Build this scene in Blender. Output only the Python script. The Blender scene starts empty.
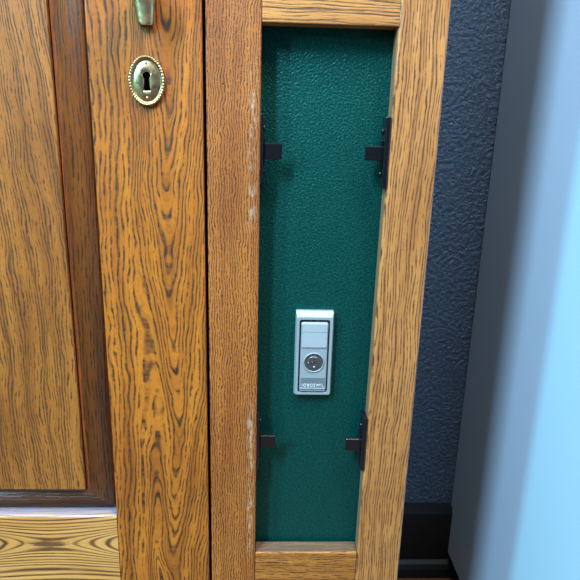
import bpy, bmesh, math
from mathutils import Matrix, Vector
S = bpy.context.scene
C = S.collection
ZC = 0.795                      # camera height above the floor, metres
PI = math.pi

# ------------------------------------------------------------------ helpers
def lin(c):
    def f(v):
        v /= 255.0
        return v / 12.92 if v <= .04045 else ((v + .055) / 1.055) ** 2.4
    return (f(c[0]), f(c[1]), f(c[2]), 1.0)

def obj(name, bm, m=None, parent=None, smooth=False, kind=None):
    """bm is in world coordinates; the object's origin is put at its parent."""
    me = bpy.data.meshes.new(name)
    bmesh.ops.recalc_face_normals(bm, faces=bm.faces[:])
    bm.to_mesh(me); bm.free()
    o = bpy.data.objects.new(name, me); C.objects.link(o)
    if m: me.materials.append(m)
    if smooth:
        for p in me.polygons: p.use_smooth = True
    if parent:
        o.parent = parent
        w = Vector((0, 0, 0)); q = parent
        while q: w += q.location; q = q.parent
        me.transform(Matrix.Translation(-w))
    if kind: o['kind'] = kind
    return o

def tag(o, label, cat):
    o['label'] = label; o['category'] = cat
    return o

def thing(name, label, cat, loc):
    o = bpy.data.objects.new(name, None); C.objects.link(o)
    o.location = loc; o.empty_display_size = .05
    return tag(o, label, cat)

def add_box(bm, x0, x1, y0, y1, z0, z1, bev=0, seg=2, mat=None):
    r = bmesh.ops.create_cube(bm, size=1)
    vs = r['verts']
    for v in vs:
        v.co.x = x0 if v.co.x < 0 else x1
        v.co.y = y0 if v.co.y < 0 else y1
        v.co.z = (z0 if v.co.z < 0 else z1) + ZC
    if mat:
        for v in vs: v.co = mat @ v.co
    if bev:
        es = list({e for v in vs for e in v.link_edges})
        bmesh.ops.bevel(bm, geom=es, offset=bev, segments=seg, affect='EDGES', profile=.5)
    return bm

def box(*a, **k): return add_box(bmesh.new(), *a, **k)

def board(x0b, x0t, x1b, x1t, y0, y1, z0, z1, bev=.001, seg=3, corner=None):
    """a board whose vertical edges may lean slightly (hand fitted frame)"""
    bm = bmesh.new()
    P = [(x0b, z0), (x1b, z0), (x1t, z1), (x0t, z1)]
    f = [bm.verts.new((x, y0, z + ZC)) for x, z in P]
    b = [bm.verts.new((x, y1, z + ZC)) for x, z in P]
    bm.faces.new(f); bm.faces.new(b[::-1])
    for i in range(4):
        j = (i + 1) % 4
        bm.faces.new((f[i], b[i], b[j], f[j]))
    if bev: bmesh.ops.bevel(bm, geom=bm.edges[:], offset=bev, segments=seg, affect='EDGES', profile=.5)
    return bm

def loops_mesh(loops, close_first=False, close_last=True, bm=None):
    bm = bm or bmesh.new()
    rings = [[bm.verts.new(p) for p in L] for L in loops]
    n = len(rings[0])
    for a, b in zip(rings, rings[1:]):
        for i in range(n):
            j = (i + 1) % n
            bm.faces.new((a[i], a[j], b[j], b[i]))
    if close_first: bm.faces.new(rings[0])
    if close_last: bm.faces.new(rings[-1][::-1])
    return bm

# ------------------------------------------------------------------ node helper
class N:
    def __init__(s, name):
        s.m = bpy.data.materials.new(name); s.m.use_nodes = True
        s.t = s.m.node_tree; s.b = s.t.nodes['Principled BSDF']
    def node(s, ty, **k):
        n = s.t.nodes.new(ty)
        for a, v in k.items(): setattr(n, a, v)
        return n
    def put(s, sock, v):
        if hasattr(v, 'is_output') or isinstance(v, bpy.types.NodeSocket): s.t.links.new(v, sock)
        else: sock.default_value = v
    def M(s, op, a, b=0.0, c=None, clamp=False):
        n = s.node('ShaderNodeMath', operation=op, use_clamp=clamp)
        s.put(n.inputs[0], a); s.put(n.inputs[1], b)
        if c is not None: s.put(n.inputs[2], c)
        return n.outputs[0]
    def xyz(s):
        tc = s.node('ShaderNodeTexCoord'); sp = s.node('ShaderNodeSeparateXYZ')
        s.t.links.new(tc.outputs['Object'], sp.inputs[0])
        return sp.outputs
    def vec(s, a, b, c):
        n = s.node('ShaderNodeCombineXYZ')
        for i, v in enumerate((a, b, c)): s.put(n.inputs[i], v)
        return n.outputs[0]
    def noise(s, v, scale=1.0, detail=2.0, rough=.5, dist=0.0):
        n = s.node('ShaderNodeTexNoise')
        s.put(n.inputs['Vector'], v); n.inputs['Scale'].default_value = scale
        n.inputs['Detail'].default_value = detail; n.inputs['Roughness'].default_value = rough
        n.inputs['Distortion'].default_value = dist
        return n.outputs[0]
    def smooth(s, v, lo, hi, a=0.0, b=1.0):
        n = s.node('ShaderNodeMapRange', interpolation_type='SMOOTHSTEP')
        s.put(n.inputs[0], v); s.put(n.inputs[1], lo); s.put(n.inputs[2], hi)
        n.inputs[3].default_value = a; n.inputs[4].default_value = b
        return n.outputs[0]
    def mix(s, f, a, b, mode='MIX'):
        n = s.node('ShaderNodeMix', data_type='RGBA', blend_type=mode)
        s.put(n.inputs[0], f); s.put(n.inputs[6], a); s.put(n.inputs[7], b)
        return n.outputs[2]
    def bump(s, h, strength, dist, normal=None):
        n = s.node('ShaderNodeBump'); n.inputs['Strength'].default_value = strength
        n.inputs['Distance'].default_value = dist; s.put(n.inputs['Height'], h)
        if normal is not None: s.put(n.inputs['Normal'], normal)
        return n.outputs[0]

def plain(name, col, rough=.5, metal=0.0, spec=.5, bump=None):
    k = N(name); b = k.b
    b.inputs['Base Color'].default_value = lin(col); b.inputs['Roughness'].default_value = rough
    b.inputs['Metallic'].default_value = metal; b.inputs['Specular IOR Level'].default_value = spec
    if bump:
        tc = k.node('ShaderNodeTexCoord')
        h = k.noise(tc.outputs['Object'], bump[0], 3)
        k.put(b.inputs['Normal'], k.bump(h, bump[1], bump[2]))
    return k.m

def oak(name, light, dark, pore, axis='z', seed=0.0, phi='straight', cx=0.0, cz=0.0, period=.010,
        lean=0.0, cover=.5, pw=.0012, pl=.03, warp=.006, rings=.5, fine=.4, scuff=None, sheen=.45, rough=.42, line=.5, line_w=.09, worn_or_sheen=None):
    """open-pored oak: growth rings bent by a slow warp, long dark pore dashes that follow the rings,
    fine short pores between them.  Coordinates are the object's own; x across / z along for axis 'z'."""
    pore = (pore[0] * .80, pore[1] * .64, pore[2] * .36)
    light, dark = [(c[0] * .93, c[1] * .84, c[2] * .76) for c in (light, dark)]
    k = N(name); X = k.xyz()
    u, v, w = (X[0], X[2], X[1]) if axis == 'z' else (X[2], X[0], X[1])
    w = k.M('MULTIPLY', w, .6)
    base = k.vec(k.M('MULTIPLY', u, 9.0), k.M('MULTIPLY', v, 3.2), seed)
    n1 = k.M('SUBTRACT', k.noise(base, 1.0, 2), .5)
    n2 = k.M('SUBTRACT', k.noise(k.vec(k.M('MULTIPLY', u, 40.0), k.M('MULTIPLY', v, 22.0), seed + 3.1), 1.0, 2), .5)
    us = k.M('ADD', u, k.M('MULTIPLY', n1, warp * 5))
    us = k.M('ADD', us, k.M('MULTIPLY', n2, warp))
    us = k.M('ADD', us, k.M('MULTIPLY', v, lean))
    us = k.M('ADD', us, w)
    du = k.M('SUBTRACT', us, cx); dv = k.M('SUBTRACT', v, cz)
    if phi == 'straight':
        ph = us
    elif phi == 'vee':           # nested arches along the board; sides run straight
        r = k.M('SQRT', k.M('ADD', k.M('MULTIPLY', du, du), .00003))
        ph = k.M('SUBTRACT', r, k.M('MULTIPLY', dv, .085))
        # flatten to straight grain on the left side of the stile
        s_ = k.smooth(du, -.030, -.012)
        ph = k.M('ADD', k.M('MULTIPLY', ph, s_), k.M('MULTIPLY', k.M('SUBTRACT', 1.0, s_), k.M('MULTIPLY', du, -.62)))
    elif phi == 'saddle':        # hyperbolic figure round a knot
        q = k.M('SUBTRACT', k.M('MULTIPLY', du, du), k.M('MULTIPLY', k.M('MULTIPLY', dv, dv), .045))
        q = k.M('ADD', q, .00001)
        ph = k.M('MULTIPLY', k.M('SQRT', k.M('ABSOLUTE', q)), k.M('SIGN', q))
    # growth rings: a density wave and a crisp dark line where each ring starts
    phr = k.M('DIVIDE', k.M('ADD', ph, 10.0), period)
    wob = k.M('MULTIPLY', k.M('SUBTRACT', k.noise(k.vec(k.M('MULTIPLY', phr, .9), k.M('MULTIPLY', v, 14.0), seed + 9), 1.0, 2), .5), .9)
    t = k.M('FRACT', k.M('ADD', phr, wob))
    ring = k.smooth(k.M('SUBTRACT', 1.0, k.M('ABSOLUTE', k.M('SUBTRACT', k.M('MULTIPLY', t, 2.0), 1.0))), .1, .95)
    brk = k.noise(k.vec(k.M('MULTIPLY', phr, 1.7), k.M('MULTIPLY', v, 60.0), seed + 4), 1.0, 3, .65)
    rl = k.M('MULTIPLY', k.smooth(k.M('ABSOLUTE', k.M('SUBTRACT', t, .5)), .0, line_w, 1.0, 0.0), k.smooth(brk, .36, .52))
    # pores: rows of dashes that follow the rings, each row broken up on its own
    def dashes(sp, dl, bias, sd, soft=.19, cap=.23):
        jit = k.noise(k.vec(k.M('DIVIDE', ph, sp * 4.0), k.M('DIVIDE', v, dl * 3.0), k.M('ADD', k.M('MULTIPLY', u, 30.0), sd)), 1.0, 2)
        q_ = k.M('ADD', k.M('DIVIDE', k.M('ADD', ph, 10.0), sp), k.M('MULTIPLY', jit, 2.6))
        idx = k.M('FLOOR', q_); f_ = k.M('ABSOLUTE', k.M('SUBTRACT', k.M('FRACT', q_), .5))
        nn = k.noise(k.vec(k.M('MULTIPLY', idx, 7.31), k.M('DIVIDE', v, dl), k.M('ADD', k.M('MULTIPLY', u, 25.0), sd + 2.0)), 1.0, 2.5, .6)
        hw = k.M('MINIMUM', k.M('MULTIPLY', k.M('ADD', k.M('SUBTRACT', nn, .5), bias), 1.6), cap)
        tone = k.smooth(k.noise(k.vec(k.M('MULTIPLY', idx, 3.17), k.M('DIVIDE', v, dl * .5), sd + 5.0), 1.0, 2.5, .65), .34, .60, .62, 1.0)
        return k.M('MULTIPLY', k.smooth(k.M('SUBTRACT', hw, f_), -soft * .5, soft), tone)
    b1 = k.M('ADD', .08 + .17 * cover, k.M('MULTIPLY', k.M('SUBTRACT', ring, .5), .22 * rings))
    p1 = k.M('MULTIPLY', dashes(pw, pl, b1, seed), .92)
    p2 = k.M('MULTIPLY', dashes(pw * .55, pl * .28, .11, seed + 7.0, .3), k.M('MINIMUM', fine * 1.35, 1.0))
    pores = k.M('MINIMUM', k.M('ADD', p1, k.M('MULTIPLY', p2, .6)), 1.0)
    pores = k.M('MAXIMUM', pores, k.M('MULTIPLY', rl, line))
    # base colour: broad bands plus silky variation along the grain
    bn = k.noise(k.vec(k.M('MULTIPLY', ph, 130.0), k.M('MULTIPLY', v, 5.0), seed + 1), 1.0, 3, .6)
    cn = k.noise(k.vec(k.M('MULTIPLY', u, 18.0), k.M('MULTIPLY', v, 9.0), seed + 5), 1.0, 2, .5)
    mixf = k.M('ADD', k.M('MULTIPLY', k.smooth(bn, .32, .68), .6), k.M('MULTIPLY', k.smooth(cn, .35, .7), .4), clamp=True)
    col = k.mix(mixf, lin(light), lin(dark))
    col = k.mix(k.M('MULTIPLY', ring, .18 * rings), col, lin(pore))
    if phi == 'saddle':          # the dark knot streak
        kn = k.M('ADD', k.M('MULTIPLY', k.M('ABSOLUTE', k.M('ADD', du, k.M('MULTIPLY', n2, .006))), 13.0 * 9), k.M('MULTIPLY', k.M('ABSOLUTE', dv), 16.0 * 1.6))
        kf = k.smooth(k.M('ADD', kn, k.M('MULTIPLY', k.M('SUBTRACT', k.noise(k.vec(k.M('MULTIPLY', u, 900.0), k.M('MULTIPLY', v, 60.0), 1.0), 1.0, 3, .6), .5), 1.6)), .35, .8, .85, 0.0)
        pores = k.M('MAXIMUM', pores, kf)
    col = k.mix(pores, col, lin(pore))
    # tiny wormy specks
    sn = k.noise(k.vec(k.M('MULTIPLY', u, 420.0), k.M('MULTIPLY', v, 330.0), seed + 2), 1.0, 1)
    col = k.mix(k.smooth(sn, .76, .80, 0, .85), col, lin((45, 28, 14)))
    if scuff:                    # pale rubbed wear along an edge: (across centre, width, list of (z, half length))
        ac, wd, spots = scuff
        tot = 0.0
        for (zc, hl) in spots:
            a = k.smooth(k.M('ABSOLUTE', k.M('SUBTRACT', v, zc)), hl * .6, hl, 1, 0)
            tot = k.M('MAXIMUM', tot, a)
        a = k.smooth(k.M('ABSOLUTE', k.M('SUBTRACT', u, ac)), 0.0, wd, 1, 0)
        sc = k.noise(k.vec(k.M('MULTIPLY', u, 420.0), k.M('MULTIPLY', v, 90.0), 4.4), 1.0, 3, .7)
        col = k.mix(k.M('MULTIPLY', k.M('MULTIPLY', a, tot), k.smooth(sc, .44, .66, 0, .6)), col, lin((190, 172, 150)))
    if worn_or_sheen:                     # behind the face: dry grey wood on reveals, painted reflection on the panelled door's ledge
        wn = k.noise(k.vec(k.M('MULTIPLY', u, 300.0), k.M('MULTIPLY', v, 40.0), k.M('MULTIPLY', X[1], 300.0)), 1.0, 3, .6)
        col = k.mix(k.M('MULTIPLY', k.smooth(X[1], .0008, .0030), k.smooth(wn, .25, .6, .55, .92)), col, lin(worn_or_sheen))
    k.put(k.b.inputs['Base Color'], col)
    k.b.inputs['Specular IOR Level'].default_value = sheen
    k.b.inputs['Coat Weight'].default_value = .25; k.b.inputs['Coat Roughness'].default_value = .22
    k.put(k.b.inputs['Roughness'], k.smooth(pores, 0, 1, rough, rough + .25))
    k.put(k.b.inputs['Normal'], k.bump(k.M('SUBTRACT', 1.0, pores), .35, .0006))
    return k.m

# ------------------------------------------------------------------ materials
PORE = (72, 42, 16)
RX, RY = -.20, .0            # cabinet root; object coords = world - root
def ox(x): return x - RX
def oz(z): return z + ZC
m_stile = oak('oak_wide_stile', (204, 134, 46), (158, 94, 32), PORE, phi='vee', cx=ox(-.086), cz=oz(-.2), period=.0120,
              cover=.72, pw=.0027, pl=.015, warp=.0068, rings=.8, fine=.45, seed=1.3, line=.45, line_w=.05)
m_field = oak('oak_panel', (178, 122, 56), (142, 90, 38), PORE, lean=.05, cover=.35, pw=.0025, pl=.014, warp=.007,
              period=.015, rings=.8, fine=.5, seed=5.2, line=.75, line_w=.06)
m_mould = oak('oak_moulding', (160, 92, 42), (120, 64, 28), (60, 32, 16), cover=.1, pw=.0034, pl=.02, warp=.003, period=.02,
              rings=.3, fine=.5, seed=8.0, rough=.34, sheen=.6, line=.4)
m_mouldh_shaded = oak('oak_moulding_cross_shaded', (72, 44, 26), (54, 32, 20), (30, 18, 12), axis='x', cover=.1, pw=.0034, pl=.02, warp=.002,
               period=.02, rings=.3, fine=.5, seed=9.0, rough=.34, sheen=.6, line=.4)  # darker copy of the moulding oak; shade of the downward face painted in
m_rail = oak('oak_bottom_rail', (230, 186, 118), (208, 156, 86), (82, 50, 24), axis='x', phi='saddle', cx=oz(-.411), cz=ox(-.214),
             cover=.85, pw=.0046, pl=.12, warp=.0022, period=.0200, rings=.2, fine=.20, seed=2.0, line=.0, line_w=.1, worn_or_sheen=(130, 120, 138))  # lavender ledge tint paints in the bluish light it reflects
m_fl = oak('oak_narrow_stile', (196, 130, 62), (156, 94, 42), PORE, cover=.66, pw=.0023, pl=.0050, warp=.002, period=.008,
           rings=.3, fine=.5, seed=3.3, lean=-.01, line=.0, scuff=(ox(-.013), .0050, [(oz(-.02), .08), (oz(-.34), .10)]))
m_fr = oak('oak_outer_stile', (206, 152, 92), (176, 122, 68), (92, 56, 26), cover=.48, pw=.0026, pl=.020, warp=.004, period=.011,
           rings=.7, fine=.4, seed=6.1, lean=-.01, line=.6, line_w=.06, worn_or_sheen=(140, 104, 80))
m_ft = oak('oak_cross_rail', (206, 156, 94), (176, 124, 68), (88, 54, 28), axis='x', cover=.4, pw=.0028, pl=.035, warp=.004, period=.0085,
           rings=.6, fine=.4, seed=4.5, line=.7, line_w=.12)
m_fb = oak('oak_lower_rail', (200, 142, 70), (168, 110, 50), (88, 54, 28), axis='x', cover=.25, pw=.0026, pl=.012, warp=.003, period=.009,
           rings=.5, fine=.5, seed=7.7, line=.4, worn_or_sheen=(88, 74, 64))
m_body = oak('oak_carcass', (176, 122, 62), (146, 96, 46), PORE, cover=.45, warp=.004, seed=11.0)

def hammered():
    k = N('hammered_green_enamel'); tc = k.node('ShaderNodeTexCoord')
    v = tc.outputs['Object']
    a = k.noise(v, 540, 1.0, .5, .1); c = k.noise(v, 95, 2)
    k.put(k.b.inputs['Base Color'], k.mix(k.smooth(a, .35, .7), lin((0, 68, 64)), lin((6, 90, 84))))
    k.b.inputs['Roughness'].default_value = .42; k.b.inputs['Metallic'].default_value = .6
    k.b.inputs['Specular IOR Level'].default_value = .5
    k.put(k.b.inputs['Normal'], k.bump(k.M('ADD', a, k.M('MULTIPLY', c, .3)), .55, .0013))
    return k.m
m_green = hammered()

def brass():
    k = N('aged_brass'); v = k.node('ShaderNodeTexCoord').outputs['Object']
    n = k.noise(v, 160, 3)
    k.put(k.b.inputs['Base Color'], k.mix(k.smooth(n, .38, .66), lin((206, 180, 140)), lin((162, 138, 100))))
    k.b.inputs['Metallic'].default_value = 1
    k.put(k.b.inputs['Roughness'], k.smooth(n, .3, .7, .28, .45))
    k.put(k.b.inputs['Normal'], k.bump(k.noise(v, 180, 2), .16, .0012))
    return k.m
m_brass = brass()

def satin(name, col, rough):
    k = N(name); X = k.xyz()
    n = k.noise(k.vec(k.M('MULTIPLY', X[0], 60), X[1], k.M('MULTIPLY', X[2], 2200)), 1, 2)
    k.put(k.b.inputs['Base Color'], k.mix(n, lin(col), lin(tuple(c * .9 for c in col))))
    k.b.inputs['Metallic'].default_value = .35
    k.put(k.b.inputs['Roughness'], k.smooth(n, .3, .7, rough, rough + .1))
    k.put(k.b.inputs['Normal'], k.bump(n, .12, .0003))
    return k.m
m_chrome = satin('satin_zinc', (158, 168, 176), .45)
m_paddle = satin('bright_satin_zinc', (176, 186, 194), .48)
m_plate = plain('grey_name_plate', (120, 130, 138), .5, .5)
m_letter = plain('bright_raised_lettering', (226, 232, 236), .35, .4)
m_cyl = plain('worn_steel_key_core', (130, 140, 146), .32, .9, bump=(420, .5, .001))
m_slot = plain('dark_recess', (10, 10, 12), .8)
m_black = plain('black_satin_plastic', (16, 17, 22), .24, 0, .5, bump=(300, .1, .0004))
m_wall = None
def wallm():
    k = N('textured_slate_paint'); v = k.node('ShaderNodeTexCoord').outputs['Object']
    a = k.noise(v, 150, 3, .55, .15); c = k.noise(v, 380, 2)
    k.b.inputs['Base Color'].default_value = lin((70, 90, 112))
    k.b.inputs['Roughness'].default_value = .42; k.b.inputs['Specular IOR Level'].default_value = .5
    k.put(k.b.inputs['Normal'], k.bump(k.M('ADD', k.smooth(a, .3, .7), k.M('MULTIPLY', c, .4)), .8, .0028))
    return k.m
m_wall = wallm()
m_base = plain('black_skirting_paint', (9, 10, 13), .5)
m_fridge = plain('pale_blue_grey_enamel', (182, 210, 232), .45, 0, .35)
m_fdark = plain('dark_grey_plastic', (40, 42, 46), .5)
m_gasket = plain('grey_rubber', (90, 92, 96), .7)
def floorm():
    k = N('brown_wood_floor'); X = k.xyz()
    n = k.noise(k.vec(k.M('MULTIPLY', X[0], 6), k.M('MULTIPLY', X[1], 60), 0), 1, 3)
    pl = k.smooth(k.M('ABSOLUTE', k.M('SUBTRACT', k.M('FRACT', k.M('DIVIDE', k.M('ADD', X[1], 10.), .09)), .5)), .485, .5)
    col = k.mix(n, lin((128, 78, 44)), lin((92, 52, 28)))
    k.put(k.b.inputs['Base Color'], k.mix(pl, col, lin((30, 18, 10))))
    k.b.inputs['Roughness'].default_value = .4
    return k.m
m_floor = floorm()

# ------------------------------------------------------------------ setting
obj('floor', box(-2.6, 2.0, -2.6, .50, -ZC - .05, -ZC), m_floor, kind='structure')
obj('wall_back', box(-2.6, 2.0, .40, .50, -ZC, 1.65), m_wall, kind='structure')
bm = bmesh.new()
prof = [(.40, 0), (.372, 0), (.372, .018), (.376, .027), (.384, .031), (.384, .128), (.388, .138), (.40, .141)]
A = [bm.verts.new((-2.6, y, z)) for y, z in prof]; B = [bm.verts.new((2.0, y, z)) for y, z in prof]
bm.faces.new(A); bm.faces.new(B[::-1])
for i in range(len(prof)):
    j = (i + 1) % len(prof); bm.faces.new((A[i], B[i], B[j], A[j]))
obj('baseboard_back', bm, m_base, kind='structure')

# ------------------------------------------------------------------ oak cabinet
cab = thing('oak_cabinet', 'golden oak cabinet with a panelled door, brass keyhole and narrow framed door', 'cabinet', (RX, RY, 0))
XR = .1432
FZ0 = -.4755
TOP = .80
# carcass
bm = bmesh.new()
add_box(bm, XR - .019, XR - .001, .0215, .372, -.70, TOP, .001)
add_box(bm, -.545, -.527, .0215, .372, -.70, TOP, .001)
add_box(bm, -.061, -.0445, .060, .372, -.66, TOP - .018, .0005)
add_box(bm, -.5265, XR - .0195, .022, .372, -.70, -.682, .0005)
add_box(bm, -.5265, XR - .0195, .366, .3715, -.681, TOP - .001, 0)
obj('carcass', bm, m_body, cab)
obj('cabinet_top', box(-.56, XR + .006, -.006, .372, TOP + .0005, TOP + .024, .003), m_ft, cab)
obj('apron', board(-.545, -.545, XR - .001, XR - .001, .0, .0205, -.70, -.482, .001), m_ft, cab)
for (x, y) in ((-.52, .03), (XR - .03, .03), (-.52, .345), (XR - .03, .345)):
    L = []
    for r_, z in ((.012, -ZC), (.016, -.785), (.018, -.75), (.022, -.72), (.022, -.7005)):
        L.append([(x + r_ * math.cos(a * PI / 8), y + r_ * math.sin(a * PI / 8), z + ZC) for a in range(16)])
    obj('foot', loops_mesh(L, True, True), m_body, cab, smooth=False)

# panelled door
door = bpy.data.objects.new('panelled_door', None); C.objects.link(door); door.parent = cab; door.empty_display_size = .03
DT = .020
sx0, sx1 = -.1448, -.0540
st = obj('stile', board(sx0, sx0, sx1, sx1, 0, DT, FZ0, .775, .0012), m_stile, door)
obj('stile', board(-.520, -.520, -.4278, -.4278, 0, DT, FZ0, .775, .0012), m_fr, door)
def chamfer_rail(x0, x1, z0, z1, top):
    """rail with the edge next to the panel rounded over"""
    bm = bmesh.new()
    pr = [(0, z0), (DT, z0), (DT, z1), (0, z1)]
    if top:
        pr = [(0, z0), (DT, z0), (DT, z1), (.0075, z1), (.0030, z1 - .0002), (.0014, z1 - .0008), (.0004, z1 - .0018), (0, z1 - .0032)]
    else:
        pr = [(0, z1), (DT, z1), (DT, z0), (.0075, z0), (.0045, z0 + .0004), (.0022, z0 + .0014), (.0007, z0 + .0030), (0, z0 + .0055)]
    A = [bm.verts.new((x0, y, z + ZC)) for y, z in pr]; B = [bm.verts.new((x1, y, z + ZC)) for y, z in pr]
    bm.faces.new(A); bm.faces.new(B[::-1])
    for i in range(len(pr)):
        j = (i + 1) % len(pr); bm.faces.new((A[i], B[i], B[j], A[j]))
    return bm
FB, FT = -.3790, .680
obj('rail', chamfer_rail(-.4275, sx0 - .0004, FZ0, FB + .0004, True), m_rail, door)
obj('rail', chamfer_rail(-.4275, sx0 - .0004, FT, .775, False), m_ft, door)
fx0, fx1, fz0, fz1 = -.3985, -.1738, -.3492, .6505
obj('panel', box(fx0, fx1, .0002, .016, fz0, fz1, .0007, 2), m_field, door)
W = .0290
mp = [(.0010, .0160), (.0010, .0036), (.0014, .0028), (.0035, .0034), (.0070, .0034), (.0115, .0037), (.0155, .0044), (.0195, .0058),
      (.0222, .0074), (.0248, .0096), (.0268, .0126), (.0288, .0128), (.0288, .0160)]
def moulding(side):
    bm = bmesh.new(); L = []
    for o_, y in mp:
        if side == 'r': a, b = (fx1 + o_, fz0 - o_), (fx1 + o_, fz1 + o_)
        if side == 'l': a, b = (fx0 - o_, fz0 - o_), (fx0 - o_, fz1 + o_)
        if side == 'b': a, b = (fx0 - o_, fz0 - o_), (fx1 + o_, fz0 - o_)
        if side == 't': a, b = (fx0 - o_, fz1 + o_), (fx1 + o_, fz1 + o_)
        L.append((bm.verts.new((a[0], y, a[1] + ZC)), bm.verts.new((b[0], y, b[1] + ZC))))
    n = len(L)
    for i in range(n):
        j = (i + 1) % n; f = bm.faces.new((L[i][0], L[i][1], L[j][1], L[j][0]))
        f.smooth = 3 <= i <= 8
    bm.faces.new([l[0] for l in L]); bm.faces.new([l[1] for l in L][::-1])
    return bm
obj('moulding', moulding('r'), m_mould, door); obj('moulding', moulding('l'), m_mould, door)
obj('moulding', moulding('b'), m_mouldh_shaded, door); obj('moulding', moulding('t'), m_mouldh_shaded, door)

# keyhole escutcheon: plate with a true keyhole, cut through into the stile
kx, kz = -.0985, .0311
def keyhole(scale=1.0, n=192):
    """outline as seen from an origin in the neck"""
    pts = []
    R, cy, w0, w1, hb = .00295 * scale, .0040, .00150 * scale, .0029 * scale, -.0072 * (1 + (scale - 1) * .4)
    for i in range(n):
        a = 2 * PI * i / n + PI / 2
        d = (math.cos(a), math.sin(a)); best = 0
        # circle
        b = d[1] * cy; disc = b * b - (cy * cy - R * R)
        if disc >= 0:
            t = b + math.sqrt(disc)
            if t > 0: best = t
        # tapered slot: half width goes w0 at z=cy to w1 at hb
        t = 0; lo, hi = 0, .02
        for _ in range(40):
            mid = (lo + hi) / 2; x, z = d[0] * mid, d[1] * mid
            inside = hb <= z <= cy and abs(x) <= w0 + (w1 - w0) * (cy - z) / (cy - hb)
            if inside: lo = mid
            else: hi = mid
        pts.append((max(best, lo) * d[0], max(best, lo) * d[1]))
    return pts
kh = keyhole()
def oval(a, b, n=192, wob=0.0):
    out = []
    for i in range(n):
        t = 2 * PI * i / n + PI / 2
        q = 1 + wob * (1 if i % 2 else -1)
        out.append((a * math.cos(t) * q, b * math.sin(t) * q))
    return out
def ring3(pts, y, cx=kx, cz=kz): return [(cx + p[0], y, cz + p[1] + ZC) for p in pts]
def lerp(P, Q, t): return [(p[0] + (q[0] - p[0]) * t, p[1] + (q[1] - p[1]) * t) for p, q in zip(P, Q)]
ax, bz = .01480, .01960
inn = oval(ax - .0036, bz - .0038)
loops = [ring3(kh, .0), ring3(kh, -.0022), ring3(lerp(kh, inn, .12), -.0027), ring3(lerp(kh, inn, .5), -.0024), ring3(lerp(kh, inn, .85), -.0015),
         ring3(inn, -.0010), ring3(oval(ax - .0030, bz - .0031), -.0012)]
bm = loops_mesh(loops, False, False)
rim = []
n = 192
for (da, y, wb) in ((.0028, -.0016, 0), (.0022, -.0027, .004), (.0014, -.0033, .012), (.0006, -.0026, .014), (.0001, -.0012, .008), (0, -.0, 0)):
    o_ = []
    for i in range(n):
        t = 2 * PI * i / n + PI / 2; bead = math.cos(i * PI / 2)           # 48 beads
        o_.append((kx + (ax - da) * math.cos(t) * (1 + wb * bead * .8), y - .0005 * bead * (1 if wb else 0), kz + ZC + (bz - da) * math.sin(t) * (1 + wb * bead * .8)))
    rim.append(o_)
loops_mesh([ring3(oval(ax - .0030, bz - .0031), -.0012)] + rim, False, False, bm)
bmesh.ops.remove_doubles(bm, verts=bm.verts[:], dist=1e-6)
esc = obj('keyhole_plate', bm, m_brass, door, smooth=True)
for zz in (.0142, -.0138):
    L = []
    for r_, y in ((.0013, -.0010), (.0012, -.0018), (.0007, -.0023), (.0001, -.0025)):
        L.append([(kx + r_ * math.cos(a * PI / 6), y, kz + ZC + zz * .93 + r_ * math.sin(a * PI / 6)) for a in range(12)])
    obj('nail', loops_mesh(L, True, True), m_cyl if zz > 0 else m_brass, esc, smooth=True)
# cut the keyhole into the stile
cut = obj('cutter', loops_mesh([ring3(kh, -.004), ring3(kh, .014)], True, True), m_slot, door)
md = st.modifiers.new('b', 'BOOLEAN'); md.object = cut; md.operation = 'DIFFERENCE'; md.solver = 'EXACT'
st.data.materials.append(m_slot)
bpy.context.view_layer.update()
dg = bpy.context.evaluated_depsgraph_get()
me = bpy.data.meshes.new_from_object(st.evaluated_get(dg), preserve_all_data_layers=True, depsgraph=dg)
st.modifiers.clear(); st.data = me; me.name = 'stile'
bpy.data.objects.remove(cut)
lk = obj('keyhole_lining', loops_mesh([ring3(keyhole(.985), -.0012), ring3(keyhole(.985), .0135)], False, True), m_slot, door)

# door handle: only the lower lobe of its back plate is in the frame
hx = -.0985
prof = [(.0722, .0050), (.0727, .0060), (.0745, .0063), (.0800, .0069), (.0880, .0081), (.0960, .0091), (.1080, .0098), (.1250, .0104), (.1450, .0098),
        (.1620, .0085), (.1780, .0066), (.1800, .0056)]
bm = bmesh.new(); rows = []
for z, hw in prof:
    ridge = .0012 * max(0, min(1, (z - .086) / .004))
    row = []
    for f, y in ((-1, -.0006), (-1, -.0026), (-.82, -.0042 - ridge * .4), (-.4, -.0050 - ridge), (0, -.0054 - ridge), (.4, -.0050 - ridge), (.82, -.0042 - ridge * .4), (1, -.0026), (1, -.0006)):
        row.append(bm.verts.new((hx + .0010 * max(0, (.096 - z) / .02) + f * hw, y - .0008, z + ZC)))
    rows.append(row)
for a, b in zip(rows, rows[1:]):
    for i in range(9): bm.faces.new((a[i], a[(i + 1) % 9], b[(i + 1) % 9], b[i]))
bm.faces.new(rows[0]); bm.faces.new(rows[-1][::-1])
hd = obj('door_handle', bm, m_brass, door, smooth=True)
L = []
for r_, y in ((.0055, -.005), (.0050, -.009), (.0045, -.014), (.0060, -.018), (.0095, -.023), (.0110, -.028), (.0100, -.033), (.0060, -.036), (.0008, -.037)):
    L.append([(hx + .002 + r_ * math.cos(a * PI / 12), y, .1035 + ZC + r_ * math.sin(a * PI / 12)) for a in range(24)])
obj('knob', loops_mesh(L, True, True), m_brass, hd, smooth=True)

# narrow framed door, its glass gone, four black clips left on the reveals
fd = bpy.data.objects.new('framed_door', None); C.objects.link(fd); fd.parent = cab; fd.empty_display_size = .03
OT, OB = .0779, -.4237
FTK = .0175
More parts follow.
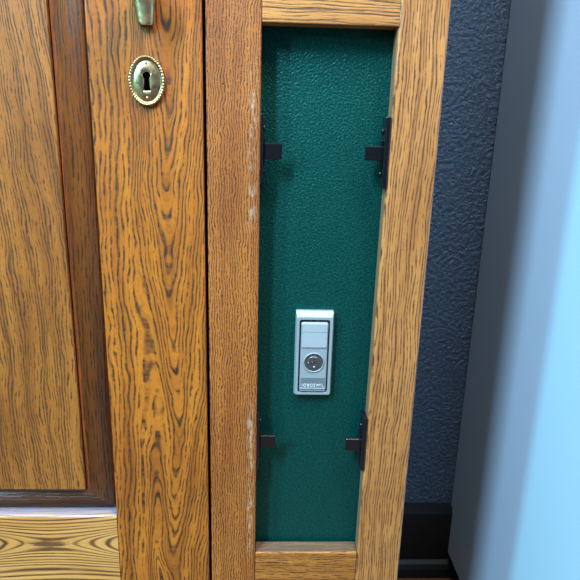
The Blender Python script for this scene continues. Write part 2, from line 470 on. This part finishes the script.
# inner edge of the outer stile leans a little: .1026 at the top rail, .0988 at the bottom rail
sl = (.1026 - .0988) / (OT - OB)
def xin(z): return .0988 + sl * (z - OB)
obj('stile', board(-.0512, -.0512, -.0068, -.0068, 0, FTK, FZ0, .775, .0014), m_fl, fd)
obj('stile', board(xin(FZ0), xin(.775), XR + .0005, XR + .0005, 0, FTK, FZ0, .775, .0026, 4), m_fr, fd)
obj('rail', board(-.0065, -.0065, xin(OT) + .001, xin(.16), .0003, FTK, OT, .160, .0010), m_ft, fd)
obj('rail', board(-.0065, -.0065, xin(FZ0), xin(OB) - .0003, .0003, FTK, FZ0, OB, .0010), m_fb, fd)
obj('rail', board(-.0065, -.0065, xin(.70), xin(.775), .0003, FTK, .70, .775, .0010), m_ft, fd)
def clip(side, z1, z0, t1, t0):
    bm = bmesh.new()
    if side < 0:
        x = -.0068
        add_box(bm, x + .0001, x + .0028, .0008, .0160, z0, z1, .0006)
        add_box(bm, x + .0030, x + .0186, .0030, .0068, t0, t1, .0012, 3)
        add_box(bm, x + .0020, x + .0042, .0040, .0150, t0 - .006, t1 + .004, .0005)
        sx, d = x + .0028, 1
    else:
        xa, xb = xin(z0), xin(z1); x = (xa + xb) / 2
        add_box(bm, x - .0042, x + .0004, -.0012, .0160, z0, z1, .0009)
        add_box(bm, x - .0194, x - .0035, .0030, .0068, t0, t1, .0012, 3)
        add_box(bm, x - .0066, x - .0040, .0040, .0150, t0 - .007, t1 + .005, .0005)
        sx, d = x - .0042, -1
    o = obj('clip', bm, m_black, fd)
    for zz in ((z1 + t1) / 2, (z0 + t0) / 2):
        L = []
        for h, r_ in ((0, .0030), (.0009, .0029), (.0016, .0020), (.0018, .0004)):
            L.append([(sx + d * h, .0085 + r_ * math.cos(a * PI / 8), zz + ZC + r_ * math.sin(a * PI / 8)) for a in range(16)])
        obj('screw', loops_mesh(L, True, True), m_black, o, smooth=True)
clip(-1, .0085, -.0478, -.0145, -.0284)
clip(1, .0090, -.0500, -.0150, -.0274)
clip(-1, -.2640, -.3265, -.2905, -.3040)
clip(1, -.2690, -.3265, -.2935, -.3070)

# ------------------------------------------------------------------ green locker standing inside the cabinet
GY = .0205
lock_root = thing('metal_locker', 'hammered dark green metal locker with a silver lock behind the oak frame', 'locker', (.04, .15, -.6815 + ZC))
obj('body', box(-.041, .1225, GY + .0035, .330, -.6815, .30, .002), m_green, lock_root)
obj('locker_door', box(-.0412, .1222, GY, GY + .0033, -.6790, .298, .0008), m_green, lock_root)
lx0, lx1, lz0, lz1 = .0286, .0645, -.2520, -.1668
def rrect(x0, x1, z0, z1, r, y, n=5):
    P = []
    for (cx, cz, a0) in ((x1 - r, z1 - r, 0), (x0 + r, z1 - r, 90), (x0 + r, z0 + r, 180), (x1 - r, z0 + r, 270)):
        for i in range(n):
            a = (a0 + 90 * i / (n - 1)) * PI / 180
            P.append((cx + r * math.cos(a), y, cz + r * math.sin(a) + ZC))
    return P
h = .0075
def R(ins, top, r, y): return rrect(lx0 + ins, lx1 - ins, lz0 + ins * .8, lz1 - ins - top, r, GY - y)
loops = [R(0, 0, .0012, 0), R(0, 0, .0012, h * .55), R(.0012, .004, .0016, h), R(.0034, .0042, .0022, h), R(.0036, .0044, .0022, h - .0006), R(.0037, .0045, .0022, .0012)]
lk = obj('lock', loops_mesh(loops, True, True), m_chrome, lock_root)
# paddle lever
px0, px1, pz1, pz0 = lx0 + .0052, lx1 - .0052, lz1 - .0104, lz0 + .0042
bm = loops_mesh([rrect(px0, px1, pz0, pz1, .0020, GY - .0015), rrect(px0, px1, pz0, pz1, .0020, GY - h + .0004),
                 rrect(px0 + .0006, px1 - .0006, pz0 + .0006, pz1 - .0006, .0018, GY - h - .0004)], True, True)
pad = obj('lever', bm, m_chrome, lk)
zt = pz1 - .0250                                                   # upper thumb plate stands a little proud
bm = loops_mesh([rrect(px0 + .0008, px1 - .0008, zt, pz1 - .0009, .0012, GY - h - .0003), rrect(px0 + .0010, px1 - .0010, zt + .0006, pz1 - .0012, .0012, GY - h - .0014)], True, True)
obj('thumb_plate', bm, m_paddle, lk)
bm = box(px0 + .0012, px1 - .0012, GY - h - .00155, GY - h - .0013, pz1 - .0090, pz1 - .0087)
obj('groove', bm, m_plate, lk)
# key cylinder
ccx, ccz = (px0 + px1) / 2 + .0002, -.2172
L = []
for r_, y in ((.0100, .0003), (.0100, .0010), (.0096, .0014), (.0091, .0013), (.0089, -.0000)):
    L.append([(ccx + r_ * math.cos(a * PI / 20), GY - h - y, ccz + ZC + r_ * math.sin(a * PI / 20)) for a in range(40)])
obj('cylinder_rim', loops_mesh(L, True, False), m_chrome, lk, smooth=True)
bm = bmesh.new()
L = []
for r_, y in ((.0088, .0003), (.0088, .0007), (.0062, .0006), (.0058, .0011), (.0035, .0012), (.0010, .0011)):
    L.append([(ccx + r_ * math.cos(a * PI / 20), GY - h - y, ccz + ZC + r_ * math.sin(a * PI / 20)) for a in range(40)])
loops_mesh(L, True, True, bm)
for (dx, dz, rr) in ((-.0008, .0050, .0010), (-.0052, -.0004, .0012), (.0006, -.0048, .0015), (-.0016, .0004, .0008)):
    M_ = Matrix.Translation((ccx + dx, GY - h - .0012, ccz + dz + ZC))
    bmesh.ops.create_uvsphere(bm, u_segments=10, v_segments=8, radius=rr, matrix=M_)
obj('key_cylinder', bm, m_cyl, lk, smooth=False)
obj('key_slot', box(ccx - .0034, ccx + .0016, GY - h - .0016, GY - h - .0010, ccz - .0004, ccz + .0006), m_slot, lk)
# name plate with raised lettering
nz1, nz0 = pz0 + .0150, pz0 + .0044
obj('name_plate', box(px0 + .0012, px1 - .0014, GY - h - .0009, GY - h - .0003, nz0, nz1, .0002), m_plate, lk)
obj('plate_ledge', box(px0 + .0008, px1 - .0010, GY - h - .0014, GY - h - .0003, nz0 - .0011, nz0 - .0001, .0002), m_paddle, lk)
cu = bpy.data.curves.new('lettering', 'FONT'); cu.body = 'IOBOSWIL'; cu.size = .0042; cu.extrude = .0003; cu.align_x = 'CENTER'; cu.space_character = 1.12
to = bpy.data.objects.new('tmp', cu); C.objects.link(to); bpy.context.view_layer.update()
me = bpy.data.meshes.new_from_object(to.evaluated_get(bpy.context.evaluated_depsgraph_get()))
me.transform(Matrix.Translation(((px0 + px1) / 2, GY - h - .0011, nz0 + .0012 + ZC)) @ Matrix.Rotation(PI / 2, 4, 'X'))
bpy.data.objects.remove(to)
bm = bmesh.new(); bm.from_mesh(me)
obj('lettering', bm, m_letter, lk)

# ------------------------------------------------------------------ refrigerator at the right
FX = .3425
fr = thing('refrigerator', 'smooth pale blue-grey refrigerator side close to the slate wall at the right', 'refrigerator', (.65, .05, 0))
obj('body', box(FX, .955, -.24, .3975, -.750, .90, .003, 4), m_fridge, fr)
obj('freezer_door', box(FX, .955, -.300, -.248, .43, .90, .010, 4), m_fridge, fr)
obj('fridge_door', box(FX, .955, -.300, -.248, -.68, .42, .010, 4), m_fridge, fr)
bm = box(FX + .015, .94, -.2478, -.2402, -.67, .41); add_box(bm, FX + .015, .94, -.2478, -.2402, .44, .89)
obj('gasket', bm, m_gasket, fr)
obj('kick_grille', box(FX + .01, .945, -.235, -.215, -.793, -.7505, .002), m_fdark, fr)
for z0, z1 in ((.46, .70), (.02, .38)):
    bm = box(.385, .405, -.345, -.332, z0, z1, .004)
    add_box(bm, .388, .402, -.334, -.3005, z0, z0 + .02, .002); add_box(bm, .388, .402, -.334, -.3005, z1 - .02, z1, .002)
    obj('door_handle', bm, m_fridge, fr)
for x in (.39, .91):
    for y in (-.19, .35):
        L = [[(x + r_ * math.cos(a * PI / 8), y + r_ * math.sin(a * PI / 8), z) for a in range(16)] for r_, z in ((.016, 0), (.018, .006), (.012, .012), (.012, .0448))]
        obj('foot', loops_mesh(L, True, True), m_fdark, fr)

# ------------------------------------------------------------------ lights
def area(name, loc, target, sx, sy, power, col):
    l = bpy.data.lights.new(name, 'AREA'); l.shape = 'RECTANGLE'; l.size = sx; l.size_y = sy; l.energy = power; l.color = col
    o = bpy.data.objects.new(name, l); C.objects.link(o)
    o.location = loc
    d = Vector(target) - Vector(loc); o.rotation_euler = d.to_track_quat('-Z', 'Y').to_euler()
    return o
def polar(az, el, dist, at):      # az degrees left of the viewing axis, seen from the cabinet
    a, e = math.radians(az), math.radians(el)
    return (at[0] - dist * math.cos(e) * math.sin(a), at[1] - dist * math.cos(e) * math.cos(a), at[2] + dist * math.sin(e))
T = (.0, .0, ZC - .15)
K = (XR, .0, ZC - .15)
area('window_light', polar(54, 26, 2.6, K), K, .20, 1.2, 58, (.30, .90, 1.0))
area('window_light', polar(39.0, 46, 2.4, K), K, .24, .8, 114, (.56, .78, 1.0))
area('ceiling_or_fill_light', polar(-46, 58, 1.5, T), T, .4, .4, 27, (1.0, .87, .72))
area('ceiling_or_fill_light', (.27, -.42, ZC + 1.10), (.25, .3, ZC),   .40, .2, 14, (.86, .93, 1.0))  # added unseen fill lamp, brightens the wall towards the top
w = bpy.data.worlds.new('world'); S.world = w; w.use_nodes = True
wt = w.node_tree
tc = wt.nodes.new('ShaderNodeTexCoord'); sp = wt.nodes.new('ShaderNodeSeparateXYZ'); mr = wt.nodes.new('ShaderNodeMapRange'); mr.interpolation_type = 'SMOOTHSTEP'
wt.links.new(tc.outputs['Generated'], sp.inputs[0]); wt.links.new(sp.outputs[2], mr.inputs[0])
mr.inputs[1].default_value = -.1; mr.inputs[2].default_value = 1.0; mr.inputs[3].default_value = .04; mr.inputs[4].default_value = .36
wt.links.new(mr.outputs[0], wt.nodes['Background'].inputs[1])
wt.nodes['Background'].inputs[0].default_value = (.55, .76, 1.0, 1)

# ------------------------------------------------------------------ camera
y, p, r = -4.32067154e-02, 2.76714235e-01, -2.78834702e-02
cy, sy, cp, sp, cr, sr = math.cos(y), math.sin(y), math.cos(p), math.sin(p), math.cos(r), math.sin(r)
Rz = Matrix(((cy, -sy, 0), (sy, cy, 0), (0, 0, 1))); Rx = Matrix(((1, 0, 0), (0, cp, sp), (0, -sp, cp))); Ry = Matrix(((cr, 0, sr), (0, 1, 0), (-sr, 0, cr)))
Rm = Rz @ Rx @ Ry
right, fwd, up = Rm.col[0], Rm.col[1], Rm.col[2]
cam = bpy.data.cameras.new('camera'); cam.lens = 36; cam.sensor_width = 36; cam.clip_start = .01
co = bpy.data.objects.new('camera', cam); C.objects.link(co)
co.matrix_world = Matrix(((right[0], up[0], -fwd[0], 0), (right[1], up[1], -fwd[1], -.5), (right[2], up[2], -fwd[2], ZC), (0, 0, 0, 1)))
S.camera = co
S.view_settings.view_transform = 'Standard'; S.view_settings.look = 'None'; S.view_settings.gamma = 1; S.view_settings.use_curve_mapping = False
S.view_settings.exposure = 0
